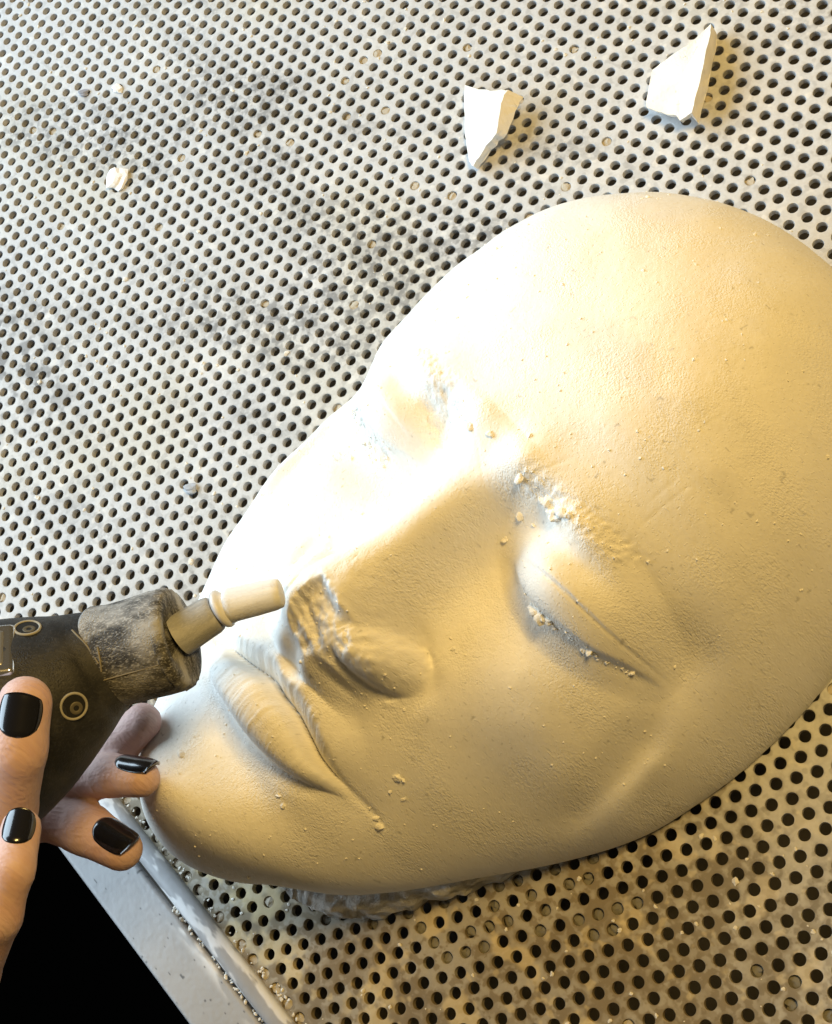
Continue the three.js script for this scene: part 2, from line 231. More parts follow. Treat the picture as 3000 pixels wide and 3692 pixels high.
function faceH(u, v) {
  const a = Math.abs(v), w = sideW(u, v); if (w < 1e-6) return Rim(u);
  const t = Math.min(1, Math.abs(v - Cs(u)) / w), s = Math.abs(2 * (u - U0) / (U1 - U0) - 1);
  const eh = Math.sqrt(Math.max(0, 1 - Math.pow(s, 3.2)));
  const rim = Rim(u), pr0 = Math.sqrt(Math.max(0, 1 - Math.pow(t, 2.35))), pr = mix(pr0, 1 - Math.pow(t, 2.7), 0.5 * ss(0, 30, v) * ss(25, 60, u)); // the near side slopes more gently
  const edge = ss(1, 0.86, t) * ss(1, 0.97, s);                             // features die out before the rim
  let h = rim + Ht(u) * eh * pr, f = 0;
  // brow ridge, glabella, temples, orbits
  f += (v > 0 ? 4.0 : 3.0) * gs(u - (140 + 0.10 * a), 6.5) * ss(42, 20, a) * ss(0, 9, a) + 2.0 * gs(u - 145, 8) * gs(a, 12);
  f -= 4.2 * gs(u - 138, 8) * gs(a - 50, 6.5);
  f -= 4.6 * gs(u - 127, 12) * gs(a - 15, 8.5);                         // beside the nose root
  f -= 3.4 * gs(u - 135.5, 4.0) * ss(12, 18, a) * ss(42, 30, a);           // under the brow
  f -= 1.6 * gs(u - 116 + 0.05 * (a - 28), 6) * gs(a - 26, 15);            // under the eye
  f -= 2.2 * gs(u - 127, 6) * gs(a - 50, 6);
  // cheeks
  f += 4.0 * gs(u - 110, 15) * gs(a - 39, 13);
  f -= 2.5 * gs(u - 86, 13) * gs(a - 42, 12);
  const cr = 57 - 0.0022 * (u - 100) * (u - 100) - (v < 0 ? 3 : 0);        // slanting hollow in front of the ear
  f -= 4.2 * gs(a - cr + 2.5, 3.2) * ss(82, 96, u) * ss(130, 116, u); f += 2.2 * gs(a - cr - 3.2, 2.2) * ss(84, 98, u) * ss(126, 112, u);
  // nasolabial fold
  const nl = 20 + (88 - u) * 0.62; f -= 0.3 * gs(a - nl, 4.2) * ss(60, 66, u) * ss(92, 82, u);
  // chin and jaw
  f += 5.2 * gs(u - 31, 11) * gs(v + 5, 18); f -= 3.2 * gs(u - 49.0, 5.0) * gs(v + 2, 18);
  f += 1.5 * gs(u - 62, 14) * gs(a, 24);
  h += f * edge;
  // eyes: a globe under closed lids
  if (a > 8 && a < 58 && u > 104 && u < 152) {
    const eu = (u - 130.5) / 14.5, ev = (a - 31) / 22, e2 = eu * eu + ev * ev, en = ss(15, 20.5, a) * ss(52, 45, a), dl = u - lashU(a), dc = u - creaseU(a);
    if (e2 < 1) h += (v > 0 ? 11.2 : 8.8) * Math.pow(1 - e2, 1.5) * (dl > 0 ? 1 : mix(0.62, 1, Math.exp(dl / 3.0)));
    h += en * (1.5 * ss(-0.35, 0.35, dl) * ss(14, 1, dl) - 0.6 * gs(dl + 1.1, 1.3));                                    // edge of the upper lid over the lower lid
    h -= en * (0.62 * gs(dc, 0.30) + 0.45 * ss(0.6, -0.5, dc) * ss(-5.5, -1, dc)) * (v > 0 ? 1 : 0.4) * ss(17, 26, a); // crease
    h -= 0.6 * gs(u - 126, 4) * gs(a - 16.5, 3.0);                                                                  // inner corner
  }
  // nose
  if (u > 70 && u < 150 && a < 40) {
    const N = noseRidge(u), sg = noseSig(u), pw = mix(2.9, 2.5, ss(92, 106, u)); let nh = h + N * Math.exp(-Math.pow(a / sg, pw));
    const du = u - 90.2 - 0.2 * (a - 15), al = 1 - (du / (du > 0 ? 8.5 : 5.0)) ** 2 - ((a - 14.6) / (a > 14.6 ? 6.6 : 7.5)) ** 2; if (al > 0) nh += (v > 0 ? 9.6 : 5.0) * Math.pow(al, mix(0.62, 1.7, ss(-2.5, 3, du + 0.5 * (a - 14.6)))) + (v > 0 ? 0.9 : 0.2) * rough(u, v, 0.33, 73) * ss(0, 0.3, al);   // wings
    nh -= 2.6 * gs(u - (99.0 - 0.5 * (a - 14)), 2.6) * gs(a - 16, 5);                                                        // groove over the wing
    nh -= 1.1 * gs(a - 22, 2.0) * gs(u - 91, 5);
    if (v > 0) nh += 1.0 * gs(u - 82.6 - 0.3 * gs(v - 9, 2), 0.8) * gs(v - 10, 2.6) - 1.6 * gs(u - 80.6, 1.2) * gs(v - 10.5, 3.0); // curled rim under the nostril
    // the ground-off tip: a rough slanting cut from the ridge down to the lip
    const rg = (v > 0 ? ss(12.2, 10.4, v + 0.14 * (u - 88)) : ss(16, 13, a)) * ss(73, 76, u), cut = 77.2 + 0.64 * (u - 73) - 0.30 * Math.max(0, v) + 4.0 * ss(-0.5, -4, v) * ss(80, 86, u) + 1.1 * rough(u + 0.6 * v, v - 0.3 * u, 0.15, 3) + 0.9 * rough(u, v, 0.36, 13) + 0.5 * rough(u, v, 1.1, 15) + 0.9 * gs(u - 85 + 0.35 * v, 1.0) * gs(v - 2, 7) - 0.8 * gs(u - 88 + 0.5 * v, 0.7) * gs(v + 1, 5);
    if (rg > 0) { const c2 = smin(nh, cut, 0.6); nh = mix(nh, c2, rg); }
    // groove left by the bit along the upper edge of the cut, on the left side
    const gd = (u - 94.6) + 0.24 * v + 0.5 * sn(v / 2.2, 3, 5), gv = ss(-3, 0, v) * ss(14, 11, v); nh -= gv * (1.0 * gs(gd + 1.0, 1.5) - 0.8 * gs(gd - 1.4, 0.9));
    nh += 1.1 * rough(u, v, 0.5, 41) * ss(82, 85, u) * ss(102, 96, u) * ss(22, 17, a) * (v > 8 ? 1 : 0.25) + 0.35 * rough(u, v, 0.9, 43) * ss(98, 101, u) * ss(108, 102, u) * gs(v - 3, 6);
    h = nh;
  }
  // philtrum
  h -= 1.1 * gs(v, 2.6) * ss(72, 75, u) * ss(84, 79, u); h += 0.7 * gs(a - 4.6, 2.0) * ss(71, 74, u) * ss(82, 78, u);
  // mouth
  if (u > 40 && u < 90 && a < 40) {
    const mu = mouthU(v), ul = upLipU(v), ll = lowLipU(v), en = ss(23.5, 16.5, a);
    h += en * 6.0 * ss(mu - 0.5, ul, u) * ss(ul + 9, ul, u) * gs(a, 24);
    if (u > ll - 4 && u < mu + 1) { const q = clamp((u - ll) / (mu - ll)); h += en * 7.4 * Math.sqrt(Math.max(0, 1 - Math.pow(Math.abs(2 * q - 1), 2.3))) * gs(v + 1, 24); }
    h -= mix(0.32, 1, ss(24, 16, a)) * ss(33, 27, a) * (2.4 * gs(u - mu, 0.95) + 1.3 * gs(u - mu - 1.4, 2.0) * gs(a, 20));
    h -= 1.7 * gs(u - 62.5, 5) * gs(a - 24, 5);
    h -= en * 1.2 * gs(u - ll + 1.4, 2.4) * gs(a - 6, 14);
    const wr = (vnoise(v * 0.95 + 0.25 * Math.sin(u), u * 0.07, 77) - 0.5) * 0.9 + (vnoise(v * 2.1, u * 0.12, 78) - 0.5) * 0.4;
    h += 0.55 * en * wr * (ss(ll, ll + 3, u) * ss(mu + 0.2, mu - 1.2, u) * 0.75 + ss(mu, mu + 1.5, u) * ss(ul + 1, ul - 1, u) * 0.9);
  }
  // crater dug into the far brow
  const cd = Math.hypot((u - 136.5) / 6.2, (v + 16) / 7.5); if (cd < 1.6) { const en = ss(1.25, 0.55, cd + 0.25 * rough(u, v, 0.35, 91)); h += en * (-1.0 + 0.9 * rough(u, v, 0.42, 93) + 0.5 * rough(u, v, 1.1, 95)); }
  // brow hairs and broken bits
  const br = gs(u - (139.5 + 0.16 * (a - 10)), 3.2) * ss(6, 11, a) * ss(40, 32, a); h += br * (0.95 * (vnoise(u * 0.55 + v * 0.75, (v - u) * 2.2, 55) - 0.4) + 0.25 * rough(u, v, 1.3, 57));
  if (v < 0) { const lr = gs(u - lashU(a) + 2.2, 2.2) * ss(22, 26, a) * ss(50, 42, a); h += lr * 0.9 * rough(u, v, 0.75, 61); }
  for (const q of scratches) { const du = u - q[0], dv = v - q[1], l = du * q[2] + dv * q[3]; if (l > -q[4] && l < q[4]) { const d = dv * q[2] - du * q[3] - 0.004 * l * l; if (d > -1.2 && d < 1.2) h -= q[5] * gs(d, q[6]) * ss(q[4], q[4] * 0.5, Math.abs(l)); } }
  // overall unevenness
  h += (0.45 * sn(u / 17, v / 17, 31) + 0.22 * sn(u / 7, v / 7, 32)) * edge + 0.05 * rough(u, v, 0.9, 34);
  return h;
}
const face = thing('plaster_face_cast', 'large cream plaster cast of a sleeping bald face with its nose tip ground off', 'plaster cast');
{
  const N = 760, pos = [], uv = [], idx = [], um = (U0 + U1) / 2, ul = (U1 - U0) / 2;
  for (let i = 0; i <= N; i++) for (let j = 0; j <= N; j++) {
    let x = 2 * i / N - 1, y = 2 * j / N - 1; // square to disc
    const dx = x * Math.sqrt(1 - y * y / 2), dy = y * Math.sqrt(1 - x * x / 2), r = Math.min(1, Math.hypot(dx, dy)), k = r > 1e-9 ? Math.sin(r * Math.PI / 2) / r * (r > 0.9999 ? 1 : 1) : Math.PI / 2;
    const px = dx * k, py = dy * k, u = um + ul * px, lim = Math.sqrt(Math.max(0, 1 - px * px)), v = Cs(u) + (lim > 1e-6 ? (py / lim) * sideW(u, py < 0 ? -999 : 999) : 0);
    pos.push(...fw(u, v, faceH(u, v))); uv.push((u + 5) / 250, (v + 110) / 250);
  }
  const W = N + 1; for (let i = 0; i < N; i++) for (let j = 0; j < N; j++) { const p = i * W + j; idx.push(p, p + 1, p + W, p + 1, p + W + 1, p + W); }
  // skirt: the edge turns in under the face and closes on the table
  const loop = []; for (let i = 0; i < N; i++) loop.push(i * W); for (let j = 0; j < N; j++) loop.push(N * W + j); for (let i = N; i > 0; i--) loop.push(i * W + N); for (let j = N; j > 0; j--) loop.push(j);
  let prev = loop; const c = fw(um, 0, 0);
  for (const [ins, yf] of [[0.004, 0.90], [0.015, 0.70], [0.045, 0.35], [0.06, 0.0]]) {
    const cur = []; for (const q of loop) { const x = pos[q * 3], y = pos[q * 3 + 1], z = pos[q * 3 + 2]; cur.push(pos.length / 3); const iz = ins * (0.3 + y / 0.027 * 0.7); pos.push(mix(x, c[0], iz), mix(0.0004, y, yf) + (yf ? 0.0004 * sn(x * 300, z * 300, 4) * (1 - yf) : 0), mix(z, c[2], iz)); uv.push(uv[q * 2] + (1 - yf) * y * 4, uv[q * 2 + 1]); }
    for (let k = 0; k < loop.length; k++) { const k2 = (k + 1) % loop.length; idx.push(prev[k], cur[k], prev[k2], prev[k2], cur[k], cur[k2]); }
    prev = cur;
  }
  const cc = pos.length / 3; pos.push(c[0], 0.0004, c[2]); uv.push(0, 0); for (let k = 0; k < prev.length; k++) idx.push(prev[k], cc, prev[(k + 1) % prev.length]);
  const g = geoFrom(pos, idx, uv); const mid = (N / 2) * W + N / 2;
  if (g.attributes.normal.getY(mid) < 0) { for (let i = 0; i < idx.length; i += 3) [idx[i + 1], idx[i + 2]] = [idx[i + 2], idx[i + 1]]; g.setIndex(idx); g.computeVertexNormals(); }
  mesh('face', g, plasterMat, face);
}
{
  const L = []; const add = (u, v, r, sx = 1, sy = 0.8, sz = 1, dh = 0) => { const g = lump(r * M, sx, sy, sz, r > 0.6 ? 2 : 1); g.translate(...fw(u, v, faceH(u, v) + dh)); L.push(g); };
  for (let k = 0; k < 520; k++) { const u = rr(20, 220), v = rr(-60, 64); if (Math.abs(v - Cs(u)) > halfW(u) * 0.95) continue; add(u, v, rr(0.12, 0.32) * (rnd() < 0.1 ? 1.6 : 1)); }
  // broken plaster along the lashes, the brow and the corner of the mouth
  for (let k = 0; k < 46; k++) { const v = rr(20, 47); add(lashU(v) + rr(-1.2, 0.1), v, rr(0.12, 0.34)); }
  for (const [v, r] of [[27, 1.0], [28.4, 1.4], [30.1, 1.5], [31.6, 1.0], [33, 0.5], [39.2, 0.6], [40.2, 0.9], [46.5, 0.6]]) add(lashU(v) - 0.6 + rr(-0.3, 0.3), v, r, 1.2, 0.8, 1, 0.2);
  for (let k = 0; k < 60; k++) { const v = rr(10, 36); add(139 + 0.17 * (v - 8) + rr(-2.2, 1.6), v, rr(0.1, 0.3)); }
  for (const [u, v, r] of [[139, 9.5, 1.1], [139.6, 16.2, 1.3], [139.0, 17.8, 1.0], [138.8, 19.4, 1.4], [140, 20.6, 1.1], [140.5, 22.2, 0.8], [138.8, 15.2, 0.9], [133.2, 11.6, 0.8], [134, 15, 0.5], [127.5, 11.5, 0.7], [141, -2, 0.8], [139, -6.8, 0.8], [146.5, 5, 0.5]]) add(u, v, r, 1.1, 0.8, 1);
  for (const [u, v, r] of [[62.3, 28.5, 0.7], [61.5, 29.8, 0.9], [63.4, 26.6, 0.4], [73.5, 27.5, 0.9], [74.0, 28.6, 0.6], [70.5, 30.5, 0.5], [51.0, 13, 0.6], [50.2, 15, 0.6], [40, -9, 0.7], [103, 20, 0.5]]) add(u, v, r, 1.2, 0.7, 1);
  for (let k = 0; k < 40; k++) { const v = rr(-48, -24); add(lashU(-v) - rr(0, 5), v, rr(0.2, 0.6)); }
  for (let k = 0; k < 34; k++) add(rr(80, 97), rr(0, 20), rr(0.1, 0.3));
  tag(mesh('plaster_crumbs', mergeGeometries(L), std({ color: new THREE.Color(0.82, 0.80, 0.74), roughness: 0.95 }), face), null, null, null, 'stuff');
}
{ // rough flange of overflowed plaster under the jaw
  const out = [[22, 6], [22.5, 15], [26, 22], [34, 29.5], [44, 35.5], [55, 41], [66, 46], [78, 51.5]], inn = [[34, 0], [36, 8], [40, 14], [46, 20], [54, 25], [62, 29], [70, 34], [80, 42]];
  const pos = [], idx = [], uv = [], NU = 120, NK = 26; const pick = (P, s) => { const q = s * (P.length - 1), i = Math.min(P.length - 2, Math.floor(q)), t = q - i; return [mix(P[i][0], P[i + 1][0], t), mix(P[i][1], P[i + 1][1], t)]; };
  for (let i = 0; i <= NU; i++) for (let k = 0; k <= NK; k++) {
    const o = pick(out, i / NU), n = pick(inn, i / NU), q = k / NK; let t, h; const top = 13.5 - 6.5 * ss(0.4, 1, i / NU);
    if (q < 0.5) { t = 0.10 * ss(0, 1, q * 2); h = top * (q * 2) * 0.96; } else { t = 0.10 + 0.9 * (q - 0.5) * 2; h = top * (0.96 + 0.04 * ss(0.5, 0.6, q)) + 4 * (q - 0.5); }
    const u = mix(o[0], n[0], t), v = mix(o[1], n[1], t), jit = ss(0, 0.08, q);
    const d = 1.5 * sn(i / 7, h / 4, 5) + 0.8 * sn(i / 2.5, h / 1.6, 6); pos.push(...fw(u + 0.4 * d, v - 0.8 * d, h + jit * 0.8 * sn(i / 3, k / 2, 8))); uv.push(i / 160, k / 80);
  }
  const W = NK + 1; for (let i = 0; i < NU; i++) for (let k = 0; k < NK; k++) { const p = i * W + k; idx.push(p, p + 1, p + W, p + 1, p + W + 1, p + W); }
  // end cap at the chin side
  const c = pos.length / 3; pos.push(...fw(32, 3, 5)); uv.push(0, 0); for (let k = 0; k < NK; k++) idx.push(k, c, k + 1);
  mesh('plaster_flange', geoFrom(pos, idx, uv), std({ map: plasterMap, bumpMap: plasterBump, bumpScale: 0.0010, roughness: 0.95, side: THREE.DoubleSide }), face);
}
// broken shards lying on the sheet
function shard(label, top, side, shift) {
  const t = thing('plaster_shard', label, 'plaster shard', [0, 0, 0], 'broken plaster pieces on the perforated table');
  const cx = top.reduce((a, p) => a + p[0], 0) / top.length, cz = top.reduce((a, p) => a + p[2], 0) / top.length, cy = top.reduce((a, p) => a + p[1], 0) / top.length + 0.35;
  const rings = 7, pos = [], idx = [], uv = [], n = top.length * 4;
  const rim = []; for (let i = 0; i < n; i++) { const q = i / 4, k = Math.floor(q), f = q - k, a = top[k], b = top[(k + 1) % top.length]; const j = f ? 0.22 : 0; rim.push([mix(a[0], b[0], f) + j * sn(i * 1.7, 1, 3), mix(a[1], b[1], f), mix(a[2], b[2], f) + j * sn(i * 1.7, 9, 4)]); }
  const low = rim.map(p => { const s = side(p); return [p[0] + s[0], Math.max(0.25, p[1] - s[1]), p[2] + s[2]]; });
  const push = p => { pos.push(p[0] * M, p[1] * M, p[2] * M); uv.push(p[0] / 250, p[2] / 250 + p[1] / 300); };
  // top, then a rounded arris, wall, and underside
  const layers = [];
  for (let r = 0; r <= rings; r++) layers.push(rim.map(p => { const f = r / rings; return [mix(cx, p[0], f), mix(cy, p[1], f) + (f > 0 && f < 1 ? 0.25 * sn(mix(cx, p[0], f) / 5, mix(cz, p[2], f) / 5, 8) : 0), mix(cz, p[2], f)]; }));
  for (const f of [0.08, 0.5, 0.95, 1]) layers.push(rim.map((p, i) => { const q = low[i]; const j = f < 1 && f > 0.1 ? 0.25 * sn(i * 0.9, f * 5, 6) : 0; return [mix(p[0], q[0], f) + j, mix(p[1], q[1], f), mix(p[2], q[2], f) + j]; }));
  layers.push(low.map(q => [mix(cx, q[0], 0.5), q[1] * 0.8 + 0.3, mix(cz, q[2], 0.5)]));
  layers.push(low.map(() => [cx, 1.5, cz]));
  layers.forEach(l => l.forEach(push));
  for (let r = 0; r < layers.length - 1; r++) for (let i = 0; i < n; i++) { const i2 = (i + 1) % n, a = r * n + i, b = r * n + i2, c = a + n, d = b + n; idx.push(a, b, c, c, b, d); }
  const g = geoFrom(pos, idx, uv).toNonIndexed(); g.deleteAttribute('normal');
  mesh('shard_body', toCreased(g), plasterMat, t);
  return t;
}
function toCreased(g) { g.computeVertexNormals(); return g; }
shard('pale plaster shard with a broken tan facet, left one of the two big pieces',
  [[16.9, 3.0, -132.3], [21.8, 5.0, -128.2], [27.8, 7.5, -124.6], [32.2, 8.5, -123.0], [31.1, 9.5, -121.0], [30.2, 9.5, -118.4], [28.3, 8.5, -109.4], [24.3, 6.5, -107.3], [19.6, 4.0, -103.2], [18.0, 3.0, -105.5], [16.6, 2.5, -115.5], [16.4, 2.5, -124.7]],
  p => p[0] > 27 ? [3.4 * ss(27, 31, p[0]), 4.2, 0.6 - 3 * ss(-112, -106, p[2])] : [0.3, 2.2 + 0.25 * p[1], -0.6]);
shard('white triangular plaster shard with a sharp upper tip, right one of the two big pieces',
  [[90.9, 5.0, -132.0], [90.6, 6.5, -127.0], [88.6, 8.5, -117.1], [86.8, 8.5, -110.2], [84.2, 7.5, -103.0], [80.6, 6.0, -102.3], [79.7, 6.0, -104.3], [76.6, 5.5, -105.8], [71.7, 5.0, -109.3], [71.4, 5.0, -111.3], [73.5, 4.0, -122.0], [78.5, 4.5, -124.6], [84.2, 5.0, -126.8]],
  p => p[0] > 83.5 ? [0.9, 5.2, 0.4] : [0.2, 3.0, p[2] > -112 ? -1.2 : 0.2]);
// small chips one can point to
function chip(label, x, z, r, sx, sy, sz, col = [0.84, 0.82, 0.78]) { const g = lump(r * M, sx, sy, sz, 2); g.computeBoundingBox(); g.translate(x * M, -g.boundingBox.min.y * 0.6, z * M); tag(mesh('plaster_chip', g, std({ color: new THREE.Color(...col), roughness: 0.95 }), scene, true), label, 'plaster chip', 'small plaster chips on the table'); }
chip('flat white plaster chip at the upper left, the largest of the small chips', -105.4, -129.5, 4.0, 1.0, 0.32, 0.95, [0.9, 0.89, 0.87]);
chip('small white plaster chip near the upper left corner of the table', -108.7, -165.3, 1.9, 1.2, 0.4, 0.9, [0.88, 0.87, 0.85]);
chip('small blue grey chip on the table left of the far cheek', -71.6, -16.0, 2.0, 1.1, 0.5, 0.8, [0.42, 0.45, 0.5]);
chip('tiny grey chip lying in a hole near the upper left corner', -122.2, -167.0, 1.7, 1.3, 0.4, 0.8, [0.3, 0.3, 0.33]);
chip('pale crumb beside the rust red stain, the upper of two', 86.9, 50.9, 1.6, 1.1, 0.6, 0.9);
chip('pale flaky crumb left of the rust red stain, the lower of two', 83.7, 60.7, 1.7, 1.1, 0.6, 1.0);
chip('large pale lump on the front of the table below the jaw, upper of the pair', 38.6, 84.6, 2.1, 1.0, 0.5, 1.1);
chip('heart shaped pale lump on the table below the jaw, lower of the pair', 36.8, 90.1, 1.9, 1.2, 0.45, 0.9);
{ // scattered crumbs: on the sheet, in the seam of the frame
  const L = []; const inFace = (x, z) => { const dx = x - FO[0], dz = z - FO[1], u = dx * FM[0] + dz * FM[1], v = dx * FS[0] + dz * FS[1]; return u > U0 && u < U1 && Math.abs(v - Cs(u)) < halfW(u) - 1; };
  let n = 0; while (n < 620) { const a = rr(-300, 190), b = rr(-114, 205), front = b < 0 && a > -60; if (!front && rnd() > 0.35) continue; const hd = holeAt(a, b); if (hd < 1.75) continue; const p = tb(a, 0, b); if (inFace(p[0] / M, p[2] / M)) continue; const r = rr(0.15, 0.5) * (rnd() < 0.08 ? 2 : 1), g = lump(r * M, 1.2, 0.5, 1, 1); g.translate(p[0], r * 0.25 * M, p[2]); L.push(g); n++; }
  for (let k = 0; k < 160; k++) { const a = rr(25, 130), g = lump(rr(0.12, 0.45) * (rnd() < 0.1 ? 1.7 : 1) * M, 1.3, 0.8, 1, 1); g.translate(...tb(a, rr(-1.2, 0.2), -123.1 + rr(-0.5, 0.5))); L.push(g); }
  for (let k = 0; k < 150; k++) { const a = rr(-60, 130), r = rr(0.08, 0.4), g = lump(r * M, 1.3, 0.6, 1, 1); g.translate(...tb(a, r * 0.2, -115.6 + rr(0, 2.6) * rnd())); L.push(g); }
  tag(mesh('plaster_crumbs', mergeGeometries(L), std({ color: new THREE.Color(0.76, 0.73, 0.66), roughness: 0.95 }), scene, true), 'tiny plaster crumbs scattered over the perforated sheet and its frame', 'crumbs', null, 'stuff');
}

// ------------------------------------------------------------------ rotary tool
const tool = thing('rotary_tool', 'dusty black rotary tool with a cream grinding bit touching the nose', 'rotary tool');
const V3 = (x, y, z) => new THREE.Vector3(x, y, z);
// loft of round sections [x, y, z, r]
function loft(secs, seg = 64, map) {
  const pos = [], uv = [], idx = []; let L = 0;
  secs.forEach((s, i) => {
    const c = V3(s[0], s[1], s[2]), a = secs[Math.max(0, i - 1)], b = secs[Math.min(secs.length - 1, i + 1)], d = V3(b[0] - a[0], b[1] - a[1], b[2] - a[2]); if (d.lengthSq() < 1e-9) d.set(-1, 0, 0); d.normalize();
    const x = V3(0, 1, 0).addScaledVector(d, -d.y).normalize(), y = new THREE.Vector3().crossVectors(d, x);
    if (i) L += Math.hypot(s[0] - secs[i - 1][0], s[1] - secs[i - 1][1], s[2] - secs[i - 1][2]) + Math.abs(s[3] - secs[i - 1][3]);
    for (let k = 0; k <= seg; k++) { const th = k / seg * Math.PI * 2, r = s[3] * (map ? map(i, th, s) : 1), p = c.clone().addScaledVector(x, r * Math.cos(th)).addScaledVector(y, r * Math.sin(th)); pos.push(p.x * M, p.y * M, p.z * M); uv.push(L / 60, k / seg * 2); }
  });
  const W = seg + 1; for (let i = 0; i < secs.length - 1; i++) for (let k = 0; k < seg; k++) { const p = i * W + k; idx.push(p, p + 1, p + W, p + 1, p + W + 1, p + W); }
  return geoFrom(pos, idx, uv);
}
const lerpS = (A, t) => { // smooth point along a list of sections
  const n = A.length - 1, q = clamp(t) * n, i = Math.min(n - 1, Math.floor(q)), f = q - i, g = k => A[clamp(k, 0, n)];
  return [0, 1, 2, 3].map(c => { const a = g(i - 1)[c], b = g(i)[c], d = g(i + 1)[c], e = g(i + 2)[c]; return 0.5 * (2 * b + (d - a) * f + (2 * a - 5 * b + 4 * d - e) * f * f + (3 * b - a - 3 * d + e) * f * f * f); });
};
const bodyS = [[-30.8, 98, 58.9, 10.7], [-34.4, 99, 61, 12.5], [-38, 100.2, 63.3, 14.8], [-43.4, 101.7, 66.5, 17.9], [-49, 103.2, 69.8, 20.4], [-59.3, 107, 76.8, 22.9], [-78.4, 112, 88, 23.4], [-118, 121, 110, 23], [-126, 123, 114, 18], [-127, 123.2, 114.6, 0.01]];
const toolBump = plasterBump.clone(); toolBump.repeat.set(1, 1);
const dustTex = (base, dust, amount, sd) => dataTex(512, 512, (x, y, s, t) => { let d = amount * ss(0.3, 0.75, pfbm(s, t, 8, 4, sd)) + 0.55 * amount * ss(0.62, 0.8, pnoise(s * 150, t * 150, 150, sd + 3)) + 0.35 * amount * (pfbm(s, t, 56, 3, sd + 5) - 0.3); const sc = ss(0.80, 0.86, pnoise(s * 8 + t * 12, t * 120 - s * 96, 24, sd + 8)) * 0.35 * amount; d = clamp(d + sc); return base.map((v, k) => toS(mix(v, dust[k], d))); }, true, true);
const bodyMat = std({ map: dustTex([0.008, 0.0083, 0.009], [0.14, 0.138, 0.132], 0.16, 5), bumpMap: toolBump, bumpScale: 0.00012, roughness: 0.6 });
const capMat = std({ map: dustTex([0.028, 0.027, 0.025], [0.36, 0.355, 0.34], 0.85, 25), bumpMap: toolBump, bumpScale: 0.0003, roughness: 0.8 });
const dustMetal = std({ map: dustTex([0.33, 0.335, 0.335], [0.50, 0.50, 0.49], 0.8, 45), bumpMap: toolBump, bumpScale: 0.0001, roughness: 0.75, metalness: 0.0 });
const bitMat = std({ map: dustTex([0.76, 0.77, 0.78], [0.86, 0.86, 0.85], 0.8, 65), bumpMap: toolBump, bumpScale: 0.0001, roughness: 0.85 });
